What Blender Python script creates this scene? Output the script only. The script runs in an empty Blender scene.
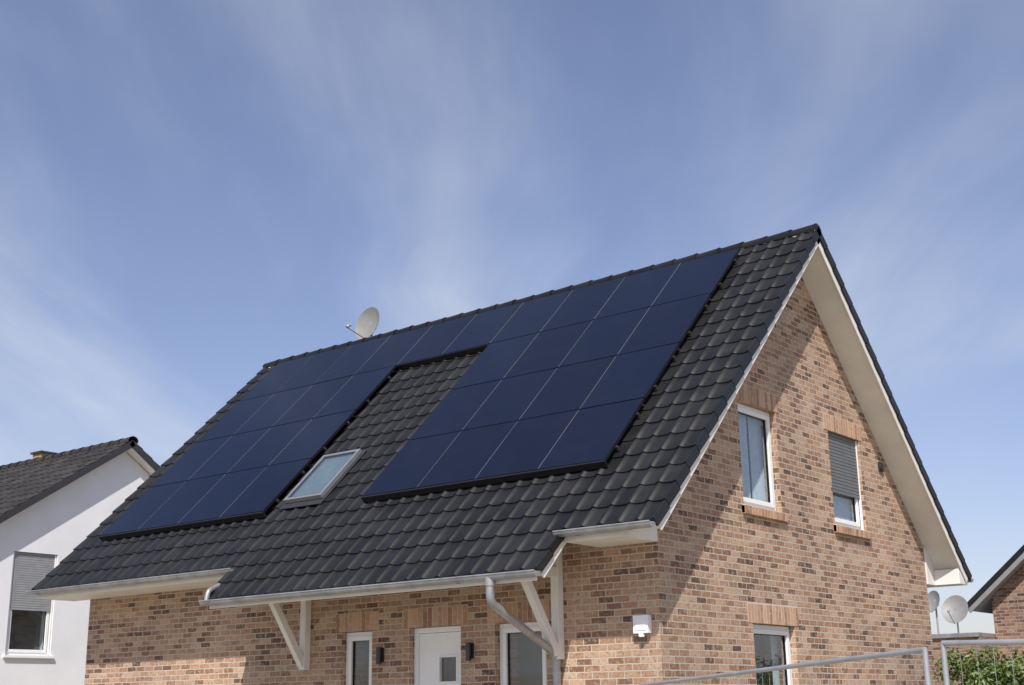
import bpy, bmesh, math, random
from mathutils import Vector, Matrix
random.seed(7)
S=bpy.context.scene
R=math.radians
# ------------------------------------------------------------------ helpers
def new_mat(name):
    m=bpy.data.materials.new(name); m.use_nodes=True
    nt=m.node_tree; b=nt.nodes['Principled BSDF']
    return m,nt,b
def N(nt,t,**k):
    n=nt.nodes.new(t)
    for a,v in k.items():
        if a.startswith('i_'): n.inputs[a[2:].replace('_',' ')].default_value=v
        else: setattr(n,a,v)
    return n
def L(nt,a,b): nt.links.new(a,b)
def ramp(nt,stops,interp='LINEAR'):
    r=nt.nodes.new('ShaderNodeValToRGB'); cr=r.color_ramp; cr.interpolation=interp
    while len(cr.elements)<len(stops): cr.elements.new(0.5)
    for e,(p,c) in zip(cr.elements,stops):
        e.position=p; e.color=(c[0],c[1],c[2],1) if not isinstance(c,(int,float)) else (c,c,c,1)
    return r
def mixc(nt,blend='MIX'):
    n=nt.nodes.new('ShaderNodeMix'); n.data_type='RGBA'; n.blend_type=blend; return n
# mix RGBA sockets: 0 factor, 6 A, 7 B, out 2

def simple(name,col,rough=.5,metal=0,var=.12,scale=6,bump=0.0,bscale=40,spec=.5):
    m,nt,b=new_mat(name)
    tc=N(nt,'ShaderNodeTexCoord')
    no=N(nt,'ShaderNodeTexNoise'); no.inputs['Scale'].default_value=scale; no.inputs['Detail'].default_value=6
    L(nt,tc.outputs['Object'],no.inputs['Vector'])
    r=ramp(nt,[(.3,tuple(c*(1-var) for c in col)),(.7,tuple(min(1,c*(1+var)) for c in col))])
    L(nt,no.outputs['Fac'],r.inputs[0]); L(nt,r.outputs[0],b.inputs['Base Color'])
    b.inputs['Roughness'].default_value=rough; b.inputs['Metallic'].default_value=metal
    b.inputs['Specular IOR Level'].default_value=spec
    if bump:
        n2=N(nt,'ShaderNodeTexNoise'); n2.inputs['Scale'].default_value=bscale; n2.inputs['Detail'].default_value=5
        L(nt,tc.outputs['Object'],n2.inputs['Vector'])
        bp=N(nt,'ShaderNodeBump'); bp.inputs['Strength'].default_value=bump; bp.inputs['Distance'].default_value=.01
        L(nt,n2.outputs['Fac'],bp.inputs['Height']); L(nt,bp.outputs[0],b.inputs['Normal'])
    return m

BR=[(0.0,(.125,.07,.052)),(.15,(.25,.135,.088)),(.36,(.375,.22,.145)),(.6,(.44,.28,.185)),(.82,(.53,.375,.26)),(1.0,(.39,.215,.14))]
def brick_mat(name,tone=(1,1,1)):
    m,nt,b=new_mat(name)
    tc=N(nt,'ShaderNodeTexCoord'); ge=N(nt,'ShaderNodeNewGeometry')
    sp=N(nt,'ShaderNodeSeparateXYZ'); L(nt,tc.outputs['Object'],sp.inputs[0])
    sn=N(nt,'ShaderNodeSeparateXYZ'); L(nt,ge.outputs['True Normal'],sn.inputs[0])
    ab=N(nt,'ShaderNodeMath',operation='ABSOLUTE'); L(nt,sn.outputs[0],ab.inputs[0])
    gt=N(nt,'ShaderNodeMath',operation='GREATER_THAN'); gt.inputs[1].default_value=.5; L(nt,ab.outputs[0],gt.inputs[0])
    mx=N(nt,'ShaderNodeMix'); mx.data_type='FLOAT'
    L(nt,gt.outputs[0],mx.inputs[0]); L(nt,sp.outputs[0],mx.inputs[2])
    ya=N(nt,'ShaderNodeMath',operation='ADD'); ya.inputs[1].default_value=.125; L(nt,sp.outputs[1],ya.inputs[0])
    L(nt,ya.outputs[0],mx.inputs[3])
    za=N(nt,'ShaderNodeMath',operation='ADD'); za.inputs[1].default_value=20.0; L(nt,sp.outputs[2],za.inputs[0])
    xa=N(nt,'ShaderNodeMath',operation='ADD'); xa.inputs[1].default_value=50.0; L(nt,mx.outputs[0],xa.inputs[0])
    cb=N(nt,'ShaderNodeCombineXYZ'); L(nt,xa.outputs[0],cb.inputs[0]); L(nt,za.outputs[0],cb.inputs[1])
    nw=N(nt,'ShaderNodeTexNoise'); nw.inputs['Scale'].default_value=9; nw.inputs['Detail'].default_value=3; L(nt,tc.outputs['Object'],nw.inputs['Vector'])
    vm=N(nt,'ShaderNodeVectorMath',operation='MULTIPLY_ADD'); vm.inputs[1].default_value=(.014,.014,0)
    L(nt,nw.outputs['Color'],vm.inputs[0]); L(nt,cb.outputs[0],vm.inputs[2])
    bt=N(nt,'ShaderNodeTexBrick'); L(nt,vm.outputs[0],bt.inputs['Vector'])
    bt.inputs['Color1'].default_value=(0,0,0,1); bt.inputs['Color2'].default_value=(1,1,1,1); bt.inputs['Mortar'].default_value=(.5,.5,.5,1)
    bt.inputs['Scale'].default_value=1; bt.inputs['Mortar Size'].default_value=.0078; bt.inputs['Mortar Smooth'].default_value=.15
    bt.inputs['Brick Width'].default_value=.225; bt.inputs['Row Height'].default_value=.0775
    rp=ramp(nt,BR); L(nt,bt.outputs['Color'],rp.inputs[0])
    n1=N(nt,'ShaderNodeTexNoise'); n1.inputs['Scale'].default_value=17; n1.inputs['Detail'].default_value=7; n1.inputs['Roughness'].default_value=.65; L(nt,tc.outputs['Object'],n1.inputs['Vector'])
    r1=ramp(nt,[(.5,0.0),(.68,.7)]); L(nt,n1.outputs['Fac'],r1.inputs[0])
    m1=mixc(nt); L(nt,r1.outputs[0],m1.inputs[0]); L(nt,rp.outputs[0],m1.inputs[6]); m1.inputs[7].default_value=(.57,.46,.345,1)
    n2=N(nt,'ShaderNodeTexNoise'); n2.inputs['Scale'].default_value=26; n2.inputs['Detail'].default_value=5; L(nt,tc.outputs['Object'],n2.inputs['Vector'])
    r2=ramp(nt,[(.3,.6),(.48,0.0)]); L(nt,n2.outputs['Fac'],r2.inputs[0])
    m2=mixc(nt); L(nt,r2.outputs[0],m2.inputs[0]); L(nt,m1.outputs[2],m2.inputs[6]); m2.inputs[7].default_value=(.10,.062,.05,1)
    m3=mixc(nt); L(nt,bt.outputs['Fac'],m3.inputs[0]); L(nt,m2.outputs[2],m3.inputs[6]); m3.inputs[7].default_value=(.55,.49,.41,1)
    n3=N(nt,'ShaderNodeTexNoise'); n3.inputs['Scale'].default_value=.7; n3.inputs['Detail'].default_value=5; L(nt,tc.outputs['Object'],n3.inputs['Vector'])
    r3=ramp(nt,[(.3,(.84*tone[0],.84*tone[1],.84*tone[2])),(.7,(1.10*tone[0],1.07*tone[1],1.04*tone[2]))]); L(nt,n3.outputs['Fac'],r3.inputs[0])
    m4=mixc(nt,'MULTIPLY'); m4.inputs[0].default_value=1; L(nt,m3.outputs[2],m4.inputs[6]); L(nt,r3.outputs[0],m4.inputs[7])
    L(nt,m4.outputs[2],b.inputs['Base Color'])
    b.inputs['Roughness'].default_value=.88; b.inputs['Specular IOR Level'].default_value=.25
    hm=N(nt,'ShaderNodeMath',operation='MULTIPLY_ADD'); hm.inputs[1].default_value=-1.0; L(nt,bt.outputs['Fac'],hm.inputs[0]); L(nt,n1.outputs['Fac'],hm.inputs[2])
    bp=N(nt,'ShaderNodeBump'); bp.inputs['Strength'].default_value=.9; bp.inputs['Distance'].default_value=.009
    L(nt,hm.outputs[0],bp.inputs['Height']); L(nt,bp.outputs[0],b.inputs['Normal'])
    return m
def brick_unit_mat(name):
    m,nt,b=new_mat(name)
    at=N(nt,'ShaderNodeAttribute'); at.attribute_name='rnd'
    rp=ramp(nt,[(0,(.28,.15,.095)),(.4,(.44,.26,.165)),(.75,(.52,.34,.225)),(1,(.39,.22,.135))]); L(nt,at.outputs['Fac'],rp.inputs[0])
    tc=N(nt,'ShaderNodeTexCoord')
    n1=N(nt,'ShaderNodeTexNoise'); n1.inputs['Scale'].default_value=17; n1.inputs['Detail'].default_value=7; L(nt,tc.outputs['Object'],n1.inputs['Vector'])
    r1=ramp(nt,[(.5,0.0),(.7,.6)]); L(nt,n1.outputs['Fac'],r1.inputs[0])
    m1=mixc(nt); L(nt,r1.outputs[0],m1.inputs[0]); L(nt,rp.outputs[0],m1.inputs[6]); m1.inputs[7].default_value=(.57,.44,.32,1)
    L(nt,m1.outputs[2],b.inputs['Base Color']); b.inputs['Roughness'].default_value=.88
    bp=N(nt,'ShaderNodeBump'); bp.inputs['Strength'].default_value=.5; bp.inputs['Distance'].default_value=.006
    L(nt,n1.outputs['Fac'],bp.inputs['Height']); L(nt,bp.outputs[0],b.inputs['Normal'])
    return m
def tile_mat(name,c0=(.0085,.0088,.0095),c1=(.0165,.0168,.018),rough=(.38,.52)):
    m,nt,b=new_mat(name)
    at=N(nt,'ShaderNodeAttribute'); at.attribute_name='rnd'
    rp=ramp(nt,[(0,c0),(1,c1)]); L(nt,at.outputs['Fac'],rp.inputs[0])
    tc=N(nt,'ShaderNodeTexCoord')
    n1=N(nt,'ShaderNodeTexNoise'); n1.inputs['Scale'].default_value=3; n1.inputs['Detail'].default_value=8; L(nt,tc.outputs['Object'],n1.inputs['Vector'])
    r1=ramp(nt,[(.3,(.75,.75,.75)),(.75,(1.4,1.36,1.28))]); L(nt,n1.outputs['Fac'],r1.inputs[0])
    mm=mixc(nt,'MULTIPLY'); mm.inputs[0].default_value=1; L(nt,rp.outputs[0],mm.inputs[6]); L(nt,r1.outputs[0],mm.inputs[7])
    L(nt,mm.outputs[2],b.inputs['Base Color'])
    rr=ramp(nt,[(.3,rough[0]),(.7,rough[1])]); L(nt,n1.outputs['Fac'],rr.inputs[0]); L(nt,rr.outputs[0],b.inputs['Roughness'])
    b.inputs['Specular IOR Level'].default_value=.37
    n2=N(nt,'ShaderNodeTexNoise'); n2.inputs['Scale'].default_value=60; n2.inputs['Detail'].default_value=3; L(nt,tc.outputs['Object'],n2.inputs['Vector'])
    bp=N(nt,'ShaderNodeBump'); bp.inputs['Strength'].default_value=.2; bp.inputs['Distance'].default_value=.004
    L(nt,n2.outputs['Fac'],bp.inputs['Height']); L(nt,bp.outputs[0],b.inputs['Normal'])
    return m
def glass_mat(name,tint=(.86,.93,.94),base=.13):
    # thin pane: Schlick-style reflectance, same from either side
    m,nt,b=new_mat(name)
    nt.nodes.remove(b); out=nt.nodes['Material Output']
    lw=N(nt,'ShaderNodeLayerWeight'); lw.inputs['Blend'].default_value=.5
    pw=N(nt,'ShaderNodeMath',operation='POWER'); pw.inputs[1].default_value=4.0; L(nt,lw.outputs['Facing'],pw.inputs[0])
    ma=N(nt,'ShaderNodeMath',operation='MULTIPLY_ADD'); ma.inputs[1].default_value=1-base; ma.inputs[2].default_value=base; L(nt,pw.outputs[0],ma.inputs[0])
    tc=N(nt,'ShaderNodeTexCoord'); n1=N(nt,'ShaderNodeTexNoise'); n1.inputs['Scale'].default_value=1.6; L(nt,tc.outputs['Object'],n1.inputs['Vector'])
    bp=N(nt,'ShaderNodeBump'); bp.inputs['Strength'].default_value=.10; bp.inputs['Distance'].default_value=.02; L(nt,n1.outputs['Fac'],bp.inputs['Height'])
    gl=N(nt,'ShaderNodeBsdfGlossy'); gl.inputs['Roughness'].default_value=.02; gl.inputs['Color'].default_value=(.95,.97,1,1)
    L(nt,bp.outputs[0],gl.inputs['Normal'])
    tr=N(nt,'ShaderNodeBsdfTransparent'); tr.inputs['Color'].default_value=(*tint,1)
    mx=N(nt,'ShaderNodeMixShader'); L(nt,ma.outputs[0],mx.inputs[0]); L(nt,tr.outputs[0],mx.inputs[1]); L(nt,gl.outputs[0],mx.inputs[2]); L(nt,mx.outputs[0],out.inputs[0])
    return m
def pv_mat(name):
    m,nt,b=new_mat(name)
    at=N(nt,'ShaderNodeAttribute'); at.attribute_name='rnd'
    rp=ramp(nt,[(0,(.0018,.0036,.014)),(1,(.0032,.006,.021))]); L(nt,at.outputs['Fac'],rp.inputs[0])
    tc=N(nt,'ShaderNodeTexCoord')
    n1=N(nt,'ShaderNodeTexNoise'); n1.inputs['Scale'].default_value=1.2; n1.inputs['Detail'].default_value=5; L(nt,tc.outputs['Object'],n1.inputs['Vector'])
    nd=N(nt,'ShaderNodeTexNoise'); nd.inputs['Scale'].default_value=3.5; nd.inputs['Detail'].default_value=8; L(nt,tc.outputs['Object'],nd.inputs['Vector'])
    rd=ramp(nt,[(.5,0.0),(.85,.018)]); L(nt,nd.outputs['Fac'],rd.inputs[0])
    mm=mixc(nt); L(nt,rd.outputs[0],mm.inputs[0]); L(nt,rp.outputs[0],mm.inputs[6]); mm.inputs[7].default_value=(.16,.16,.17,1)
    L(nt,mm.outputs[2],b.inputs['Base Color'])
    rr=ramp(nt,[(.35,.03),(.7,.07)]); L(nt,n1.outputs['Fac'],rr.inputs[0]); L(nt,rr.outputs[0],b.inputs['Roughness'])
    b.inputs['IOR'].default_value=1.42
    b.inputs['Specular Tint'].default_value=(.66,.82,1,1)
    return m
M_brick=brick_mat('brick_wall'); M_unit=brick_unit_mat('brick_units'); M_mortar=simple('mortar',(.52,.46,.39),.95,var=.1,scale=20)
M_tile=tile_mat('dark_roof_tile')
M_white=simple('white_painted_wood',(.77,.745,.70),.55,var=.06,scale=3,bump=.1)
M_pvc=simple('white_window_frame',(.84,.84,.83),.35,var=.03)
M_zinc=simple('zinc_gutter',(.37,.38,.39),.45,metal=.55,var=.22,scale=5)
M_alu=simple('grey_aluminium',(.42,.43,.44),.35,metal=.7,var=.1)
M_clamp=simple('clamp_strip',(.24,.25,.27),.45,metal=.6,var=.1)
M_black=simple('black_frame',(.008,.008,.010),.4,var=.1)
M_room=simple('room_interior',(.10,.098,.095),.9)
M_curt_refl=simple('curtain_and_reflection',(.50,.53,.56),.9,var=.1,scale=12)  # also the grey-blue that stands in for reflection in one pane
M_shut=simple('grey_roller_shutter',(.15,.155,.16),.5,var=.08)
M_shut2=simple('grey_shutter_light',(.30,.31,.32),.5,var=.08)
M_glass=glass_mat('window_glass'); M_sky=glass_mat('skylight_glass',base=.30)
M_pv=pv_mat('solar_glass')
M_lampw=simple('white_plastic',(.85,.85,.85),.4,var=.03)
M_lampd=simple('dark_metal',(.06,.06,.065),.4,metal=.5)
M_stucco=simple('white_stucco',(.78,.785,.80),.9,var=.05,scale=1.2,bump=.4,bscale=90)
M_dish=simple('dish_grey',(.24,.235,.23),.5,var=.08)
M_galv=simple('galvanised_steel',(.42,.43,.45),.5,metal=.5,var=.12)
M_fascia=simple('dark_fascia',(.035,.035,.038),.5)

class MB:
    def __init__(s): s.v=[];s.f=[];s.m=[];s.r=[]
    def add(s,vs,fs,mi=0,r=.5):
        o=len(s.v); s.v+= [tuple(x) for x in vs]
        for f in fs: s.f.append(tuple(i+o for i in f)); s.m.append(mi); s.r.append(r)
    def box(s,x0,x1,y0,y1,z0,z1,mi=0,r=.5,fn=None):
        vs=[(x,y,z) for x in (x0,x1) for y in (y0,y1) for z in (z0,z1)]
        if fn: vs=[fn(*v) for v in vs]
        s.add(vs,[(0,1,3,2),(4,6,7,5),(0,4,5,1),(2,3,7,6),(0,2,6,4),(1,5,7,3)],mi,r)
    def prism(s,poly,x0,x1,fn,mi=0,r=.5):
        n=len(poly); vs=[fn(x0,a,b) for a,b in poly]+[fn(x1,a,b) for a,b in poly]
        fs=[tuple(range(n)),tuple(range(2*n-1,n-1,-1))]+[(i,(i+1)%n,n+(i+1)%n,n+i) for i in range(n)]
        s.add(vs,fs,mi,r)
    def tube(s,path,rad,seg=12,mi=0,caps=True):
        path=[Vector(p) for p in path]; n=len(path); vs=[];fs=[]
        prev=None
        for i,p in enumerate(path):
            d=(path[min(i+1,n-1)]-path[max(i-1,0)]).normalized()
            if prev is None:
                a=Vector((0,0,1)) if abs(d.z)<.9 else Vector((1,0,0)); u=d.cross(a).normalized()
            else: u=(prev-d*prev.dot(d)).normalized()
            prev=u; w=d.cross(u)
            for k in range(seg):
                t=2*math.pi*k/seg; vs.append(p+u*math.cos(t)*rad+w*math.sin(t)*rad)
        for i in range(n-1):
            for k in range(seg): fs.append((i*seg+k,i*seg+(k+1)%seg,(i+1)*seg+(k+1)%seg,(i+1)*seg+k))
        if caps: fs+= [tuple(range(seg)),tuple(range((n-1)*seg,n*seg))]
        s.add(vs,fs,mi)
    def obj(s,name,mats,parent=None,smooth=None,bevel=0,normals=True):
        me=bpy.data.meshes.new(name); me.from_pydata(s.v,[],s.f)
        for m in mats: me.materials.append(m)
        for p,mi in zip(me.polygons,s.m): p.material_index=mi
        a=me.attributes.new('rnd','FLOAT','FACE')
        a.data.foreach_set('value',s.r)
        if normals:
            bm=bmesh.new(); bm.from_mesh(me); bmesh.ops.recalc_face_normals(bm,faces=bm.faces); bm.to_mesh(me); bm.free()
        if smooth is not None:
            me.shade_smooth(); me.set_sharp_from_angle(angle=R(smooth))
        ob=bpy.data.objects.new(name,me); S.collection.objects.link(ob)
        if parent: ob.parent=parent
        if bevel:
            bv=ob.modifiers.new('bevel','BEVEL'); bv.width=bevel; bv.segments=2; bv.limit_method='ANGLE'
        return ob
def empty(name):
    e=bpy.data.objects.new(name,None); S.collection.objects.link(e); return e
def arc(pts,steps=6,rr=.09):
    P=[Vector(p) for p in pts]; out=[P[0]]
    for i in range(1,len(P)-1):
        a=P[i]+(P[i-1]-P[i]).normalized()*rr; b=P[i]+(P[i+1]-P[i]).normalized()*rr
        for k in range(steps+1):
            t=k/steps; out.append((1-t)**2*a+2*t*(1-t)*P[i]+t*t*b)
    out.append(P[-1]); return out

def slope_fn(H,yr,al,side):
    c,sn=math.cos(al),math.sin(al)
    if side<0: return lambda x,s,n:(x,yr-s*c-n*sn,H-s*sn+n*c)
    return lambda x,s,n:(x,yr+s*c+n*sn,H-s*sn+n*c)
def tiles(mb,fn,x0,ncol,cw,gauge,rows,m=10,lip=.020,roll=.024):
    """real pantiles: every tile is its own curved, lapped piece"""
    def h(u):
        if u<.42: return roll*(.5-.5*math.cos(2*math.pi*u/.42))
        return -.004*math.sin(math.pi*(u-.42)/.58)
    for c in range(ncol):
        for r_ in rows(c):
            j=random.uniform(-.002,.002); k=random.uniform(-.002,.002)
            xa=x0+c*cw; s0=r_*gauge; s1=(r_+1)*gauge+.012+random.uniform(-.003,.003)
            vs=[]
            for i in range(m+1):
                u=i/m; x=xa+u*cw; hh=h(u)+j
                vs+= [fn(x,s0-.01,hh-.008),fn(x,s1-.010,hh+lip-.003+k*u),fn(x,s1,hh+lip-.010+k*u),fn(x,s1,hh-.02)]
            fs=[]
            for i in range(m):
                a=i*4;b=a+4
                for q in range(3): fs.append((a+q,a+q+1,b+q+1,b+q))
            mb.add(vs,fs,0,random.random())

# ------------------------------------------------------------------ main house
AL=math.atan(.988); H=8.318; YR=4.024; W=8.096; LEN=11.10
OX=.464; XL=-LEN-.471
G=6.745/20; NC=48; CW=(OX-XL)/NC
PXR=OX-5*CW; PXL=OX-28*CW+.06
FF=slope_fn(H,YR,AL,-1); FB=slope_fn(H,YR,AL,1)
house=empty('brick_house')
mb=MB()
def rows_front(c):
    return range(22) if 20<=c<43 else range(20)
tiles(mb,FF,XL,NC,CW,G,rows_front)
mb.obj('front_roof_tiles',[M_tile],house,smooth=40)
mb=MB(); tiles(mb,FB,XL,NC,CW,G,lambda c:range(20),m=4)
mb.obj('rear_roof_tiles',[M_tile],house,smooth=40)
# ridge caps
mb=MB(); nr=30; lw=(OX-XL+.0)/nr
for i in range(nr):
    x0=XL-.02+i*lw; r0=.092+random.uniform(-.003,.003); r1=.080
    vs=[];sg=10
    for (x,rr) in ((x0,r1),(x0+lw*.86,r0),(x0+lw+.02,r0+.008),(x0+lw+.02,r0-.01)):
        for k in range(sg+1):
            t=math.pi*(-.12+1.24*k/sg); vs.append((x,YR+rr*math.cos(t)*1.3,H-.045+rr*math.sin(t)))
    fs=[(q*(sg+1)+k,q*(sg+1)+k+1,(q+1)*(sg+1)+k+1,(q+1)*(sg+1)+k) for q in range(3) for k in range(sg)]
    mb.add(vs,fs,0,random.random())
for x in (XL-.022,OX+.003):
    vs=[(x,YR,H-.08)]+[(x,YR+.11*math.cos(t/10*math.pi),H-.06+.095*math.sin(t/10*math.pi)) for t in range(11)]
    mb.add(vs,[(0,i,i+1) for i in range(1,11)],0,.3)
mb.obj('ridge_tiles',[M_tile],house,smooth=40)
# verge tile flanges
mb=MB()
for fn in (FF,FB):
    for (x0,x1) in ((OX-.004,OX+.022),(XL-.022,XL+.004)):
        for r_ in range(20):
            s0=r_*G;s1=(r_+1)*G+.012; k=random.uniform(-.003,.003)
            vs=[fn(x,s,n+k) for x in (x0,x1) for (s,n) in ((s0,-.12),(s0,-.0),(s1,.024),(s1,-.095))]
            mb.add(vs,[(0,1,2,3),(4,5,6,7),(0,4,5,1),(1,5,6,2),(2,6,7,3),(3,7,4,0)],0,random.random())
for x0,x1,rr in ((PXR-.004,PXR+.02,range(20,22)),):
    for r_ in rr:
        s0=r_*G;s1=(r_+1)*G+.012
        vs=[FF(x,s,n) for x in (x0,x1) for (s,n) in ((s0,-.10),(s0,-.0),(s1,.024),(s1,-.08))]
        mb.add(vs,[(0,1,2,3),(4,5,6,7),(0,4,5,1),(1,5,6,2),(2,6,7,3),(3,7,4,0)],0,random.random())
mb.obj('verge_tiles',[M_tile],house)
# roof slab, barge boards, soffits
SE=20*G; mb=MB()
NB=-.045;NU=-.175
for fn in (FF,FB):
    mb.prism([(0,NB),(SE-.05,NB),(SE-.05,NU),(0,NU)],XL+.03,OX-.03,lambda x,a,b,fn=fn:fn(x,a,b))
mb.prism([(SE-.05,NB),(22*G-.05,NB),(22*G-.05,-.13),(SE-.05,-.13)],PXL+.03,PXR-.03,lambda x,a,b:FF(x,a,b))
mb.obj('roof_soffit_boards',[M_white],house)
mb=MB()
for fn in (FF,FB):
    for xa,xb in ((OX-.027,OX-.006),(XL+.006,XL+.027)):
        mb.prism([(0.0,-.05),(SE-.04,-.05),(SE-.04,-.20),(0.0,-.20)],xa,xb,lambda x,a,b,fn=fn:fn(x,a,b))
for xa,xb in ((PXR-.027,PXR-.006),(PXL+.006,PXL+.027)):
    mb.prism([(SE-1.0,-.05),(22*G-.04,-.05),(22*G-.04,-.18),(SE-1.0,-.18)],xa,xb,lambda x,a,b:FF(x,a,b))
mb.obj('barge_boards',[M_white],house,bevel=.004)
# eave boxes
EZ=FF(0,SE,0)[2]; EY=FF(0,SE,0)[1]
mb=MB()
zb=EZ-.145
polyF=[(EY+.05,EZ-.06),(EY+.05,zb),(-.003,zb),(-.003,EZ+.45)]
for xa,xb in ((XL+.032,PXL-.002),(PXR+.002,.02)):
    mb.prism(polyF,xa,xb,lambda x,a,b:(x,a,b))
YB=FB(0,SE,0)[1]
mb.prism([(YB-.05,EZ-.06),(YB-.05,zb),(W+.003,zb),(W+.003,EZ+.45)],XL+.032,.02,lambda x,a,b:(x,a,b))
mb.prism([(YB-.05,EZ-.06),(YB-.05,zb),(YB-.42,zb),(YB-.42,EZ+.10)],.021,OX-.032,lambda x,a,b:(x,a,b))
PY,PZ=FF(0,22*G,0)[1:]
mb.box(PXL+.03,PXR-.03,PY+.03,PY+.055,PZ-.13,PZ-.05)
mb.obj('eave_boxes',[M_white],house,bevel=.005)
# walls (solid, openings cut)
mb=MB()
def under(y,n=NU-.004):
    return H-abs(y-YR)*math.tan(AL)+n/math.cos(AL)
poly=[(0,-.3),(W,-.3),(W,under(W)),(YR,under(YR)),(0,under(0))]
mb.prism(poly,-LEN,0,lambda x,a,b:(x,a,b))
walls=mb.obj('walls',[M_brick],house)
def PF(a,z,dd): return (a,-dd,z)
def PG(a,z,dd): return (dd,a,z)
def PK(x0):
    return lambda a,z,dd:(x0+dd,a,z)
def cut(target,boxes):
    cb=MB()
    for (P,a0,a1,z0,z1,dep) in boxes:
        cb.box(a0,a1,z0,z1,-dep,.05,fn=P)
    c=cb.obj('cutter',[M_brick])
    mo=target.modifiers.new('b','BOOLEAN'); mo.operation='DIFFERENCE'; mo.object=c; mo.solver='EXACT'
    dg=bpy.context.evaluated_depsgraph_get(); dg.update()
    me=bpy.data.meshes.new_from_object(target.evaluated_get(dg))
    target.modifiers.clear(); target.data=me
    bpy.data.objects.remove(c,do_unlink=True)
WIN=[
 (PF,-5.13,-4.55,1.35,2.64,'n'),(PF,-2.42,-1.62,1.35,2.63,'n'),
 (PG,2.13,3.186,4.093,5.482,'c'),(PG,4.824,5.91,4.093,5.482,'s'),(PG,2.177,3.327,1.35,2.60,'h')]
DOOR=(PF,-3.86,-2.98,.35,2.64)
cut(walls,[(w[0],w[1],w[2],w[3],w[4],.5) for w in WIN]+[(*DOOR,.5)])
def frame(mb,P,a0,a1,z0,z1,w,d0,d1,mi):
    mb.box(a0,a1,z0,z0+w,d0,d1,mi,fn=P); mb.box(a0,a1,z1-w,z1,d0,d1,mi,fn=P)
    mb.box(a0,a0+w,z0+w,z1-w,d0,d1,mi,fn=P); mb.box(a1-w,a1,z0+w,z1-w,d0,d1,mi,fn=P)
def pane(mb,P,a0,a1,z0,z1,d):
    mb.add([P(a0,z0,d),P(a1,z0,d),P(a1,z1,d),P(a0,z1,d)],[(0,1,2,3)])
def window(P,a0,a1,z0,z1,kind,parent,shut=None,dr=-.085,light=False):
    mb=MB()
    g=.004
    frame(mb,P,a0+g,a1-g,z0+g,z1-g,.07,dr-.07,dr,0)
    frame(mb,P,a0+.06,a1-.06,z0+.06,z1-.06,.062,dr-.055,dr+.018,0)
    mb.obj('window_frame',[M_pvc],parent,bevel=.006)
    mb=MB(); frame(mb,P,a0+.118,a1-.118,z0+.118,z1-.118,.012,dr-.045,dr-.012,0)
    mb.obj('window_gasket',[M_black],parent)
    mb=MB(); pane(mb,P,a0+.10,a1-.10,z0+.10,z1-.10,dr-.028)
    mb.obj('window_glass',[M_glass],parent,normals=False)
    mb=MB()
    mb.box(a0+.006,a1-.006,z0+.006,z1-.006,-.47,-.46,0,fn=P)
    def pleats(ca,cb_,za,zb_,step=.03,dep=-.20):
        n=max(3,int((cb_-ca)/step))
        vs=[]
        for i in range(n*4+1):
            u=ca+(cb_-ca)*i/(n*4); dd=dep+.014*math.sin(i*math.pi/2)+random.uniform(-.003,.003)
            vs+=[P(u,za,dd),P(u,zb_,dd)]
        mb.add(vs,[(2*i,2*i+1,2*i+3,2*i+2) for i in range(n*4)],1)
    if kind=='c': pleats(a0+.02,a0+.58,z0+.03,z1-.03,.045); pleats(a0+.66,a1-.02,z0+.03,z1-.03,.045,-.22)  # curtains added close behind the glass, their pale colour imitating its reflection
    if kind=='h': pleats(a0+.02,a0+.28,z0+.03,z1-.03,dep=-.27); pleats(a1-.2,a1-.02,z0+.03,z1-.03,dep=-.27)
    if kind=='s': pleats(a0+.02,a1-.02,z0+.03,z0+.7,.05)
    mb.obj('window_interior',[M_room,M_curt_refl],parent,normals=False)
    if shut is not None:
        mb=MB(); z=z1-.008; zbm=z1-(z1-z0)*shut
        while z>zbm:
            mb.box(a0+.03,a1-.03,z-.045,z-.002,dr+.030,dr+.042,0,fn=P); mb.box(a0+.03,a1-.03,z-.05,z-.045,dr+.028,dr+.036,0,fn=P); z-=.05
        mb.box(a0+.012,a0+.045,z0+.01,z1-.01,dr+.021,dr+.052,1,fn=P); mb.box(a1-.045,a1-.012,z0+.01,z1-.01,dr+.021,dr+.052,1,fn=P)
        mb.obj('roller_shutter',[M_shut2 if light else M_shut,M_pvc],parent,bevel=.003)
def soldier(P,a0,a1,z,parent,h=.24):
    mb=MB(); a0-=.12;a1+=.12
    mb.box(a0,a1,z+.002,z+h+.01,-.01,.0025,0,fn=P)
    n=round((a1-a0)/.083); w=(a1-a0)/n
    for i in range(n):
        j=random.uniform(-.002,.002)
        mb.box(a0+i*w+.006,a0+(i+1)*w-.006,z-.001,z+h+j,-.008,.006+j*.5,1,random.random(),fn=P)
    mb.obj('soldier_course',[M_mortar,M_unit],parent,bevel=.003)
def sill(P,a0,a1,z,parent):
    mb=MB(); a0-=.06;a1+=.06
    n=round((a1-a0)/.083); w=(a1-a0)/n
    mb.box(a0+.004,a1-.004,z-.115,z-.008,-.08,.045,0,fn=P)
    for i in range(n):
        j=random.uniform(-.002,.002)
        x0,x1=a0+i*w+.004,a0+(i+1)*w-.005
        vs=[P(x,zz,dd) for x in (x0,x1) for (zz,dd) in ((z-.12+j,-.08),(z-.125+j,.055),(z-.02+j,.062),(z+.006+j,-.08))]
        mb.add(vs,[(0,1,2,3),(4,5,6,7),(0,4,5,1),(1,5,6,2),(2,6,7,3),(3,7,4,0)],1,random.random())
    mb.obj('brick_sill',[M_mortar,M_unit],parent,bevel=.004)
for i,w in enumerate(WIN):
    window(*w,house,shut=.62 if w[5]=='s' else None)
    soldier(w[0],w[1],w[2],w[4],house)
    sill(w[0],w[1],w[2],w[3],house)
P,a0,a1,z0,z1=DOOR
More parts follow.
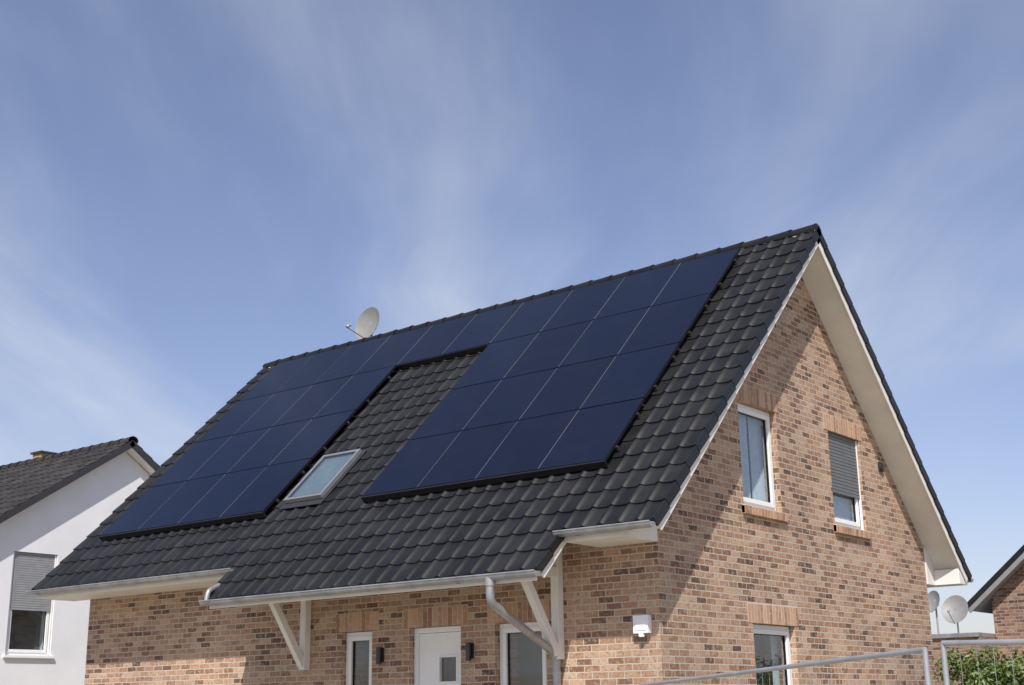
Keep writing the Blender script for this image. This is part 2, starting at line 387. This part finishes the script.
soldier(P,a0,a1,z1,house)
mb=MB(); frame(mb,P,a0+.004,a1-.004,z0-.06,z1-.004,.07,-.16,-.08,0)
la,lb=a0+.078,a1-.078
gx0,gx1=-3.42,-3.14
levels=[(1.95,2.25),(1.5,1.8),(1.05,1.35)]
d0,d1=-.145,-.10
mb.box(la,gx0,z0+.02,z1-.078,d0,d1,0,fn=P); mb.box(gx1,lb,z0+.02,z1-.078,d0,d1,0,fn=P)
zz=z0+.02
for (q0,q1) in sorted(levels):
    mb.box(gx0,gx1,zz,q0,d0,d1,0,fn=P); zz=q1
    frame(mb,P,gx0-.03,gx1+.03,q0-.03,q1+.03,.03,d1-.01,d1+.012,0)
mb.box(gx0,gx1,zz,z1-.078,d0,d1,0,fn=P)
mb.obj('front_door',[M_pvc],house,bevel=.004)
mb=MB()
for q0,q1 in levels: pane(mb,P,gx0+.002,gx1-.002,q0+.002,q1-.002,d0+.018)
mb.obj('door_lights',[M_glass],house,normals=False)
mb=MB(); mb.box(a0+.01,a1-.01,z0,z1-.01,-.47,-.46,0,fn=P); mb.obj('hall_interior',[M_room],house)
mb=MB(); mb.tube([P(la+.08,1.2,-.05),P(la+.08,1.75,-.05)],.014); mb.tube([P(la+.08,1.28,-.10),P(la+.08,1.28,-.05)],.01);mb.tube([P(la+.08,1.68,-.10),P(la+.08,1.68,-.05)],.01)
mb.obj('door_handle',[M_alu],house,smooth=40)
mb=MB(); mb.box(-4.4,-2.5,-1.3,-.003,.1,.33)
mb.obj('door_step',[simple('concrete_step',(.35,.34,.32),.9,bump=.3)],house,bevel=.01)
# porch carpentry
mb=MB()
BY=-.62
for x in (-1.40,-5.80):
    mb.box(x-.055,x+.055,-.115,-.004,2.16,under(-.11,-.15)-.02)
    mb.box(x-.05,x+.05,BY-.26,-.116,3.12,3.24)
    p0=(-.10,2.22);p1=(BY-.10,3.13); dx,dz=p1[0]-p0[0],p1[1]-p0[1]; l=math.hypot(dx,dz); nx,nz=-dz/l*.05,dx/l*.05
    mb.prism([(p0[0]-nx,p0[1]-nz),(p1[0]-nx,p1[1]-nz),(p1[0]+nx,p1[1]+nz),(p0[0]+nx,p0[1]+nz)],x-.045,x+.045,lambda x_,a,b:(x_,a,b))
mb.box(-6.35,-1.02,BY-.18,BY-.06,3.242,3.38)
x=-6.2
while x<-.9:
    mb.prism([(SE-1.35,-.132),(22*G-.08,-.132),(22*G-.08,-.19),(SE-1.35,-.24)],x-.03,x+.03,lambda x_,a,b:FF(x_,a,b)); x+=.62
mb.obj('porch_brackets',[M_white],house,bevel=.006)
# gutters
def gutter(mb,x0,x1,y,z,r=.062):
    sg=12; prof=[]
    for k in range(sg+1):
        t=math.pi+math.pi*k/sg; prof.append((y+r*math.cos(t),z+r*math.sin(t)))
    inner=[(y+(r-.006)*math.cos(math.pi+math.pi*k/sg),z+(r-.006)*math.sin(math.pi+math.pi*k/sg)) for k in range(sg+1)]
    poly=prof+inner[::-1]
    n=len(poly); vs=[(x0,a,b) for a,b in poly]+[(x1,a,b) for a,b in poly]
    mb.add(vs,[(i,(i+1)%n,n+(i+1)%n,n+i) for i in range(n)])
    for x in (x0,x1):
        mb.add([(x,y,z)]+[(x,a,b) for a,b in prof],[(0,i,i+1) for i in range(1,sg+1)])
    mb.tube([(x0,y-r,z+.002),(x1,y-r,z+.002)],.010,8)
    xx=x0+.3
    while xx<x1:
        vs=[(xx+dx_,y+(r+.004)*math.cos(math.pi+math.pi*k/sg),z+(r+.004)*math.sin(math.pi+math.pi*k/sg)) for dx_ in (-.012,.012) for k in range(sg+1)]
        mb.add(vs,[(k,k+1,sg+1+k+1,sg+1+k) for k in range(sg)]); xx+=.72
mb=MB(); gy=EY-.045; gz=EZ-.035; pgy=PY-.045; pgz=PZ-.035
gutter(mb,XL-.02,PXL+.03,gy,gz); gutter(mb,PXR-.04,OX+.01,gy,gz); gutter(mb,PXL-.02,PXR+.05,pgy,pgz)
gutter(mb,XL-.02,OX+.01,YB+.045,gz)
mb.obj('gutters',[M_zinc],house,smooth=50,normals=False)
mb=MB()
mb.tube(arc([(-1.42,pgy,pgz-.05),(-1.42,pgy,pgz-.30),(-1.42,-.075,2.22),(-1.42,-.075,.25)]),.048,14)
mb.tube(arc([(PXL-.06,gy,gz-.05),(PXL-.06,gy-.01,gz-.16),(PXL+.05,pgy+.03,pgz+.14),(PXL+.05,pgy,pgz-.02)],4,.05),.036,12)
for z in (2.0,1.0): mb.tube([(-1.42,-.075,z-.02),(-1.42,-.075,z+.02)],.056,14)
mb.tube([(-1.42,pgy,pgz-.02),(-1.42,pgy,pgz-.12)],.058,14)
mb.tube([(-1.42,-.075,2.10),(-1.42,-.075,2.14)],.055,14)
mb.obj('downpipes',[M_zinc],house,smooth=50)
# wall lamps
mb=MB()
for x in (-4.36,-2.80):
    mb.box(x-.04,x+.04,-.03,-.002,2.22,2.40); mb.tube([(x,-.065,2.19),(x,-.065,2.41)],.035,14)
mb.obj('wall_sconces',[M_lampd],house,smooth=40)
mb=MB(); mb.box(-.31,-.11,-.09,-.002,2.41,2.61,0); mb.box(-.285,-.135,-.097,-.091,2.44,2.58,0); mb.tube([(-.21,-.07,2.41),(-.21,-.07,2.37)],.035,14,0)
mb.obj('outdoor_light',[M_lampw],house,bevel=.012)
mb=MB(); mb.tube([(.002,6.62,5.16),(.05,6.62,5.16)],.06,16); mb.box(.002,.03,6.55,6.69,5.09,5.23)
mb.obj('wall_vent',[M_lampd],house,smooth=40)
# ------------------------------------------------------------------ solar array
solar=empty('solar_panel_array')
mw=(10.891-.647)/10; mh=(5.601-.331)/4; s0=.331
mods=MB(); edg=MB(); n0,n1=.085,.122
for r_ in range(4):
    for c in range(10):
        if r_>0 and 4<=c<6: continue
        xb=-.647-c*mw; xa=xb-mw; sa=s0+r_*mh; sb=sa+mh
        j=[random.uniform(-.002,.002) for _ in range(4)]
        xa_,xb_,sa_,sb_=xa+.007,xb-.007,sa+.009,sb-.009
        vs=[FF(xa_,sa_,n1+j[0]),FF(xb_,sa_,n1+j[1]),FF(xb_,sb_,n1+j[2]),FF(xa_,sb_,n1+j[3])]
        mods.add(vs,[(0,3,2,1)],0,random.random())
        vs=[FF(x,s,n) for x in (xa_-.001,xb_+.001) for s in (sa_-.001,sb_+.001) for n in (n0,n1-.005)]
        edg.add(vs,[(0,1,3,2),(4,6,7,5),(0,4,5,1),(2,3,7,6),(0,2,6,4),(1,5,7,3)],0)
        if c not in (0,) and not (r_>0 and c==6):
            edg.box(xb-.0045,xb+.0045,sa+.02,sb-.02,n0,n1-.001,1,fn=FF)
mods.obj('solar_modules',[M_pv],solar,normals=False)
for (ca,cb_) in ((0,4),(6,10)):
    edg.box(-.647-cb_*mw,-.647-ca*mw,s0+4*mh-.006,s0+4*mh+.03,.03,n1-.006,0,fn=FF)
for (ca,cb_) in ((4,6),): edg.box(-.647-cb_*mw+.01,-.647-ca*mw-.01,s0+mh-.006,s0+mh+.02,.03,n1-.006,0,fn=FF)
for r_ in range(4):
    for off in (.3,1.0):
        segs=((0,10),) if r_==0 else ((0,4),(6,10))
        for ca,cb_ in segs: edg.box(-.647-cb_*mw-.02,-.647-ca*mw+.02,s0+r_*mh+off-.02,s0+r_*mh+off+.02,.04,n0-.002,2,fn=FF)
edg.obj('frames_and_rails',[M_black,M_clamp,M_lampd],solar)
# ------------------------------------------------------------------ skylight
sk=empty('roof_window')
xa,xb=-6.56,-5.76; c=math.cos(AL); sa=(YR-1.00)/c; sb=(YR-.20)/c
mb=MB()
mb.box(xa-.05,xb+.05,sa-.06,sb+.12,.028,.045,1,fn=FF)
def fr(mb,a0,a1,b0,b1,w,n0,n1,mi):
    mb.box(a0,a1,b0,b0+w,n0,n1,mi,fn=FF); mb.box(a0,a1,b1-w,b1,n0,n1,mi,fn=FF); mb.box(a0,a0+w,b0+w,b1-w,n0,n1,mi,fn=FF); mb.box(a1-w,a1,b0+w,b1-w,n0,n1,mi,fn=FF)
fr(mb,xa,xb,sa,sb,.05,.047,.115,0); fr(mb,xa+.045,xb-.045,sa+.045,sb-.045,.025,.05,.108,2)
mb.obj('skylight_frame',[M_alu,M_lampd,M_lampd],sk,bevel=.005)
mb=MB(); mb.add([FF(xa+.05,sa+.05,.1),FF(xa+.05,sb-.05,.1),FF(xb-.05,sb-.05,.1),FF(xb-.05,sa+.05,.1)],[(0,1,2,3)]); mb.obj('skylight_glass',[M_sky],sk,normals=False)
mb=MB(); mb.box(xa+.05,xb-.05,sa+.05,sb-.05,.066,.072,0,fn=FF); mb.obj('skylight_reflection_sheet',[simple('painted_glass_reflection',(.17,.22,.23),.8)],sk)  # sheet added under the pane, its bluish colour imitating the glass reflection
# ------------------------------------------------------------------ satellite dish
def dish(name,pos,face,rx,rz,mast_to,mat):
    e=empty(name); face=Vector(face).normalized(); up=Vector((0,0,1)); u=up.cross(face).normalized(); w=face.cross(u)
    pos=Vector(pos); mb=MB(); nr,ns=7,32; vs=[];fs=[]
    for lay in (0,-.008):
        for i in range(nr+1):
            q=i/nr
            for k in range(ns):
                t=2*math.pi*k/ns; vs.append(pos+u*math.cos(t)*rx*q+w*math.sin(t)*rz*q+face*(.09*(q*q-1)+lay+.02))
    o=(nr+1)*ns
    for i in range(nr):
        for k in range(ns):
            a,b=i*ns+k,i*ns+(k+1)%ns
            fs.append((a,b,b+ns,a+ns)); fs.append((o+a,o+a+ns,o+b+ns,o+b))
    for k in range(ns): fs.append((nr*ns+k,nr*ns+(k+1)%ns,o+nr*ns+(k+1)%ns,o+nr*ns+k))
    mb.add(vs,fs,0); mb.obj('reflector',[mat],e,smooth=40,normals=False)
    mb=MB(); lnb=pos+face*rx*1.45-w*rz*.72
    mb.tube([pos-w*rz*.98-face*.03,lnb-w*.03],.012,8); mb.tube([lnb,lnb+(pos-lnb).normalized()*.10],.024,12)
    mb.tube([lnb+Vector((0,0,-.03)),lnb+(pos-lnb).normalized()*.03],.032,12)
    mb.obj('lnb_arm',[M_galv],e,smooth=40)
    mb=MB(); b=pos-face*.10
    mb.tube([Vector((b.x,b.y,b.z+.10)),Vector((b.x,b.y,mast_to))],.022,12); mb.box(b.x-.05,b.x+.05,b.y-.03,b.y+.08,b.z-.07,b.z+.07)
    mb.obj('mast',[M_galv],e,smooth=40)
    return e
dish('satellite_dish',(-9.27,4.55,8.86),(-.06,-.97,.18),.34,.34,7.5,M_dish)

# ------------------------------------------------------------------ neighbouring white house
nb=empty('white_house')
h2=7.87;y2=5.47;al2=math.atan(.66);x2=-18.0;g2=.34;nrow=16
F2=slope_fn(h2,y2,al2,-1);B2=slope_fn(h2,y2,al2,1)
mb=MB(); tiles(mb,F2,-30,48,.25,g2,lambda c:range(nrow),m=6); tiles(mb,B2,-30,48,.25,g2,lambda c:range(nrow),m=2)
for i in range(30):
    x0=-30+i*.4; vs=[]
    for (x,rr) in ((x0,.10),(x0+.36,.115),(x0+.42,.12)):
        for k in range(9):
            t=math.pi*(-.1+1.2*k/8); vs.append((x,y2+rr*1.2*math.cos(t),h2-.03+rr*math.sin(t)))
    mb.add(vs,[(q*9+k,q*9+k+1,(q+1)*9+k+1,(q+1)*9+k) for q in range(2) for k in range(8)],0,random.random())
mb.obj('roof_tiles',[tile_mat('weathered_tile',(.022,.020,.019),(.042,.038,.036),(.55,.7))],nb,smooth=32)
mb=MB(); s2=nrow*g2
for fn in (F2,B2):
    mb.prism([(0,-.03),(s2-.03,-.03),(s2-.03,-.17),(0,-.17)],-29.97,x2-.03,lambda x,a,b,fn=fn:fn(x,a,b),1)
    mb.prism([(0,.0),(s2,.0),(s2,-.15),(0,-.15)],x2-.028,x2-.0,lambda x,a,b,fn=fn:fn(x,a,b),0)
mb.obj('verge_boards',[M_fascia,M_white],nb)
mb=MB(); t2=.66; half=s2*math.cos(al2)-.45
zz=lambda y:h2-abs(y-y2)*t2-.19/math.cos(al2)
mb.prism([(y2-half,-.3),(y2+half,-.3),(y2+half,zz(y2+half)),(y2,zz(y2)),(y2-half,zz(y2-half))],-29.6,-18.3,lambda x,a,b:(x,a,b))
wl=mb.obj('stucco_walls',[M_stucco],nb)
PN=PK(-18.3)
cut(wl,[(PN,2.81,3.90,2.84,5.05,.5)])
window(PN,2.81,3.90,2.84,5.05,'n',nb,shut=.56,light=True)
mb=MB(); mb.box(2.75,3.96,2.78,2.835,-.08,.06,0,fn=PN); mb.obj('window_sill',[M_pvc],nb,bevel=.004)
mb=MB(); mb.box(-23.2,-22.8,y2+.55,y2+.95,7.2,8.26,0); mb.box(-23.25,-22.75,y2+.5,y2+1.0,8.26,8.31,1)
mb.obj('chimney',[simple('ochre_clay',(.40,.27,.12),.8),M_fascia],nb)
# ------------------------------------------------------------------ neighbour at right: gable facing the camera (ridge along Y)
rb=empty('brick_neighbour_house')
xr=1.6; hr=8.2; alr=math.atan(.845)
def swap(fn): return lambda x,s,n:(fn(x,s,n)[1],fn(x,s,n)[0],fn(x,s,n)[2])
FL=swap(slope_fn(hr,xr,alr,-1)); FR=swap(slope_fn(hr,xr,alr,1))
mb=MB(); tiles(mb,FL,19.7,36,.25,.34,lambda c:range(20),m=5); tiles(mb,FR,19.7,36,.25,.34,lambda c:range(20),m=2)
mb.obj('roof_tiles',[M_tile],rb,smooth=32)
mb=MB()
for fn in (FL,FR):
    mb.prism([(0,-.03),(6.75,-.03),(6.75,-.18),(0,-.18)],19.75,28.6,lambda x,a,b,fn=fn:fn(x,a,b),0)
    mb.prism([(0,.03),(6.8,.03),(6.8,-.09),(0,-.09)],19.68,19.72,lambda x,a,b,fn=fn:fn(x,a,b),1)
    mb.prism([(0,-.092),(6.8,-.092),(6.8,-.2),(0,-.2)],19.69,19.73,lambda x,a,b,fn=fn:fn(x,a,b),0)
mb.obj('verge_boards',[M_dish,M_tile],rb)
M_brick2=brick_mat('brick_wall_neighbour',(.70,.68,.70))
mb=MB(); hf=4.65
mb.prism([(xr-hf,-.3),(xr+hf,-.3),(xr+hf,hr-hf*.845-.25),(xr,hr-.25),(xr-hf,hr-hf*.845-.25)],20.1,28.3,lambda x,a,b:(a,x,b))
w3=mb.obj('walls',[M_brick2],rb)
PR=lambda a,z,dd:(a,20.1-dd,z)
cut(w3,[(PR,-.3,1.0,1.3,2.6,.5),(PR,2.4,3.7,1.3,2.6,.5)])
window(PR,-.3,1.0,1.3,2.6,'n',rb); window(PR,2.4,3.7,1.3,2.6,'n',rb)
ga=empty('garage')
mb=MB(); mb.box(-6.2,xr-hf-.01,19.0,25,-.3,3.05,0); mb.obj('garage_walls',[M_brick2],ga)
mb=MB(); mb.box(-6.27,xr-hf-.012,18.93,25.05,3.053,3.16,0); mb.obj('garage_roof_edge',[M_zinc],ga,bevel=.01)
dish('satellite_dish.001',(-3.80,19.6,3.76),(.05,-.9,.4),.33,.38,3.0,M_dish)
dish('satellite_dish.002',(-4.42,19.8,4.0),(-.35,-.9,.3),.24,.28,3.0,M_dish)
# ------------------------------------------------------------------ construction fence
fe=empty('construction_fence')
mb=MB()
A=Vector((.94,-1.90,1.81));B=Vector((5.03,-5.04,1.93)); C2=Vector((5.12,-4.98,1.965)); D=Vector((7.6,-5.9,1.88))
def panel(P0,P1):
    zg=.22
    mb.tube([P0,P1],.017,10); mb.tube([Vector((P0.x,P0.y,zg)),P0],.017,10); mb.tube([Vector((P1.x,P1.y,zg)),P1],.017,10)
    mb.tube([Vector((P0.x,P0.y,zg+.1)),Vector((P1.x,P1.y,zg+.1))],.018,8)
    n=int((P1-P0).length/.12)
    for i in range(1,n):
        q=P0.lerp(P1,i/n); mb.tube([Vector((q.x,q.y,zg+.1)),q],.0012,4,caps=False)
    for z in (.45,.7,.95,1.2,1.45,1.7):
        mb.tube([Vector((P0.x,P0.y,z)),Vector((P1.x,P1.y,z))],.0012,4,caps=False)
panel(B,A); panel(C2,D)
mb.tube([B-Vector((0,0,.3)),C2-Vector((0,0,.33))],.03,8)
mb.obj('fence_panels',[M_galv],fe,smooth=50)
mb=MB()
for q in (A,B.lerp(C2,.5),D): mb.box(q.x-.35,q.x+.35,q.y-.12,q.y+.12,.203,.34)
mb.obj('concrete_feet',[simple('concrete_foot',(.32,.32,.31),.9,bump=.3)],fe,bevel=.02)
# ------------------------------------------------------------------ shrubs
M_leaf,nt,b=new_mat('leaves')
at=N(nt,'ShaderNodeAttribute'); at.attribute_name='rnd'
rp=ramp(nt,[(0,(.045,.08,.018)),(.5,(.10,.155,.035)),(1,(.19,.235,.07))]); L(nt,at.outputs['Fac'],rp.inputs[0]); L(nt,rp.outputs[0],b.inputs['Base Color']); b.inputs['Roughness'].default_value=.5
M_bark=simple('bark',(.12,.085,.06),.9)
def shrub(name,c,rx,ry,h,n):
    e=empty(name); mb=MB(); c=Vector(c)
    cl=[]
    for i in range(46):
        t=random.uniform(0,2*math.pi); q=random.random()**.5
        zz_=random.uniform(.25,1.0); sc=math.sqrt(max(.08,1-(zz_-.5)**2/.45))
        cl.append((Vector((c.x+rx*q*sc*math.cos(t),c.y+ry*q*sc*math.sin(t),c.z+h*zz_*random.uniform(.85,1.0))),random.uniform(.14,.30),random.random()))
    for i in range(n):
        p,r_,tone=random.choice(cl)
        v=Vector((random.gauss(0,1),random.gauss(0,1),random.gauss(0,1))).normalized()*r_*random.uniform(.4,1.05); q=p+v
        nrm=(v.normalized()+Vector((random.uniform(-.8,.8),random.uniform(-.8,.8),random.uniform(-.3,1)))).normalized()
        u=nrm.orthogonal().normalized(); u=Matrix.Rotation(random.uniform(0,6.28),3,nrm)@u; w=nrm.cross(u); s=random.uniform(.022,.045)
        mb.add([q-u*s,q+w*s*.5+nrm*.004,q+u*s*1.1,q-w*s*.5+nrm*.004],[(0,1,2,3)],0,min(1,max(0,tone*.6+random.uniform(0,.4))))
    mb.obj('foliage',[M_leaf],e,normals=False)
    mb=MB()
    for p,r_,t in cl[:16]:
        mb.tube([c+Vector((random.uniform(-.1,.1),random.uniform(-.1,.1),0)),c.lerp(p,.5)+Vector((0,0,.15)),p],.018,6)
    mb.obj('branches',[M_bark],e)
shrub('garden_shrub',(1.15,7.0,.2),.62,.8,2.08,10000)
shrub('garden_shrub.001',(1.95,7.2,.2),.65,.8,2.12,10000)
shrub('garden_shrub.002',(2.9,8.0,.2),.7,.8,2.1,8000)
# ------------------------------------------------------------------ ground
mb=MB(); mb.add([(-600,-600,.2),(600,-600,.2),(600,600,.2),(-600,600,.2)],[(0,1,2,3)])
gm,nt,b=new_mat('sandy_ground')
tc=N(nt,'ShaderNodeTexCoord'); n1=N(nt,'ShaderNodeTexNoise'); n1.inputs['Scale'].default_value=.25; n1.inputs['Detail'].default_value=12; L(nt,tc.outputs['Object'],n1.inputs['Vector'])
rp=ramp(nt,[(.36,(.12,.15,.06)),(.5,(.30,.26,.19)),(.75,(.40,.35,.27))]); L(nt,n1.outputs['Fac'],rp.inputs[0]); L(nt,rp.outputs[0],b.inputs['Base Color']); b.inputs['Roughness'].default_value=.95
mb.obj('ground',[gm],normals=False)
mb=MB(); mb.box(-14,5,-9.5,-4.2,.15,.206)
mb.obj('pavement',[simple('paving',(.36,.34,.31),.9,var=.2,scale=2,bump=.4)],bevel=.004)
# ------------------------------------------------------------------ light, world
SUN=Vector((.62,-1.0,1.30)).normalized()
elev=math.asin(SUN.z); rot=math.atan2(SUN.x,SUN.y)
sl=bpy.data.lights.new('sun','SUN'); sl.energy=5.0; sl.angle=R(.53); sl.color=(1,.955,.89)
so=bpy.data.objects.new('sun',sl); S.collection.objects.link(so); so.rotation_euler=(-SUN).to_track_quat('-Z','Y').to_euler(); so.location=(20,-30,40)
w=bpy.data.worlds.new('World'); S.world=w; w.use_nodes=True; nt=w.node_tree; nt.nodes.clear()
out=N(nt,'ShaderNodeOutputWorld'); bg=N(nt,'ShaderNodeBackground'); bg.inputs['Strength'].default_value=.108
sky=N(nt,'ShaderNodeTexSky'); sky.sky_type='NISHITA'; sky.sun_disc=False; sky.sun_elevation=elev; sky.sun_rotation=rot; sky.air_density=1.0; sky.dust_density=.9; sky.ozone_density=2.2
tc=N(nt,'ShaderNodeTexCoord'); sp=N(nt,'ShaderNodeSeparateXYZ'); L(nt,tc.outputs['Generated'],sp.inputs[0])
mxz=N(nt,'ShaderNodeMath',operation='MAXIMUM'); mxz.inputs[1].default_value=0.0; L(nt,sp.outputs[2],mxz.inputs[0])
adz=N(nt,'ShaderNodeMath',operation='ADD'); adz.inputs[1].default_value=.10; L(nt,mxz.outputs[0],adz.inputs[0])
dx=N(nt,'ShaderNodeMath',operation='DIVIDE'); L(nt,sp.outputs[0],dx.inputs[0]); L(nt,adz.outputs[0],dx.inputs[1])
dy=N(nt,'ShaderNodeMath',operation='DIVIDE'); L(nt,sp.outputs[1],dy.inputs[0]); L(nt,adz.outputs[0],dy.inputs[1])
cb=N(nt,'ShaderNodeCombineXYZ'); L(nt,dx.outputs[0],cb.inputs[0]); L(nt,dy.outputs[0],cb.inputs[1])
vr=N(nt,'ShaderNodeVectorRotate'); vr.rotation_type='Z_AXIS'; vr.inputs['Angle'].default_value=R(-126); L(nt,cb.outputs[0],vr.inputs['Vector'])
nwp=N(nt,'ShaderNodeTexNoise'); nwp.inputs['Scale'].default_value=.7; nwp.inputs['Detail'].default_value=3; L(nt,vr.outputs[0],nwp.inputs['Vector'])
wm=N(nt,'ShaderNodeVectorMath',operation='MULTIPLY_ADD'); wm.inputs[1].default_value=(.6,.6,0); L(nt,nwp.outputs['Color'],wm.inputs[0]); L(nt,vr.outputs[0],wm.inputs[2])
ms=N(nt,'ShaderNodeVectorMath',operation='MULTIPLY'); ms.inputs[1].default_value=(.40,1.7,1); L(nt,wm.outputs[0],ms.inputs[0])
n1=N(nt,'ShaderNodeTexNoise'); n1.inputs['Scale'].default_value=1.0; n1.inputs['Detail'].default_value=9; n1.inputs['Roughness'].default_value=.52; L(nt,ms.outputs[0],n1.inputs['Vector'])
r1=ramp(nt,[(.38,0.0),(.72,1.0)],'EASE'); L(nt,n1.outputs['Fac'],r1.inputs[0])
n2=N(nt,'ShaderNodeTexNoise'); n2.inputs['Scale'].default_value=.55; n2.inputs['Detail'].default_value=4; L(nt,vr.outputs[0],n2.inputs['Vector'])
# cirrus is denser on the western side of the sky
sv=N(nt,'ShaderNodeSeparateXYZ'); L(nt,vr.outputs[0],sv.inputs[0])
ml=N(nt,'ShaderNodeMath',operation='MULTIPLY'); ml.inputs[1].default_value=.14; L(nt,sv.outputs[1],ml.inputs[0])
cl_=N(nt,'ShaderNodeClamp'); cl_.inputs['Min'].default_value=-.2; cl_.inputs['Max'].default_value=.16; L(nt,ml.outputs[0],cl_.inputs['Value'])
ad=N(nt,'ShaderNodeMath',operation='ADD'); L(nt,n2.outputs['Fac'],ad.inputs[0]); L(nt,cl_.outputs[0],ad.inputs[1])
r2=ramp(nt,[(.35,.2),(.62,1.0)],'EASE'); L(nt,ad.outputs[0],r2.inputs[0])
mu=N(nt,'ShaderNodeMath',operation='MULTIPLY'); L(nt,r1.outputs[0],mu.inputs[0]); L(nt,r2.outputs[0],mu.inputs[1])
mu2=N(nt,'ShaderNodeMath',operation='MULTIPLY_ADD'); mu2.inputs[1].default_value=.66; mu2.inputs[2].default_value=.07; L(nt,mu.outputs[0],mu2.inputs[0])
tint=mixc(nt,'MULTIPLY'); tint.inputs[0].default_value=1; L(nt,sky.outputs[0],tint.inputs[6]); tint.inputs[7].default_value=(1.24,1.09,1.18,1)
mc=mixc(nt); L(nt,mu2.outputs[0],mc.inputs[0]); L(nt,tint.outputs[2],mc.inputs[6]); mc.inputs[7].default_value=(5.8,6.4,7.6,1)
L(nt,mc.outputs[2],bg.inputs['Color']); L(nt,bg.outputs[0],out.inputs[0])
# ------------------------------------------------------------------ camera
pi_,ya,ro=R(15.54),R(38.417),R(.859)
right=Vector((math.cos(ya),math.sin(ya),0)); fh=Vector((-math.sin(ya),math.cos(ya),0)); Z=Vector((0,0,1))
fwd=fh*math.cos(pi_)+Z*math.sin(pi_); up=-fh*math.sin(pi_)+Z*math.cos(pi_)
Rc=right*math.cos(ro)-up*math.sin(ro); Uc=right*math.sin(ro)+up*math.cos(ro)
cam=bpy.data.cameras.new('camera'); cam.lens=1303.448/1024*36; cam.sensor_width=36; cam.clip_end=3000; cam.clip_start=.1
co=bpy.data.objects.new('camera',cam); S.collection.objects.link(co)
mt=Matrix((( Rc.x,Uc.x,-fwd.x,8.0925),(Rc.y,Uc.y,-fwd.y,-12.826),(Rc.z,Uc.z,-fwd.z,1.6465),(0,0,0,1)))
co.matrix_world=mt; S.camera=co
S.view_settings.view_transform='Standard'; S.view_settings.look='None'; S.view_settings.exposure=0
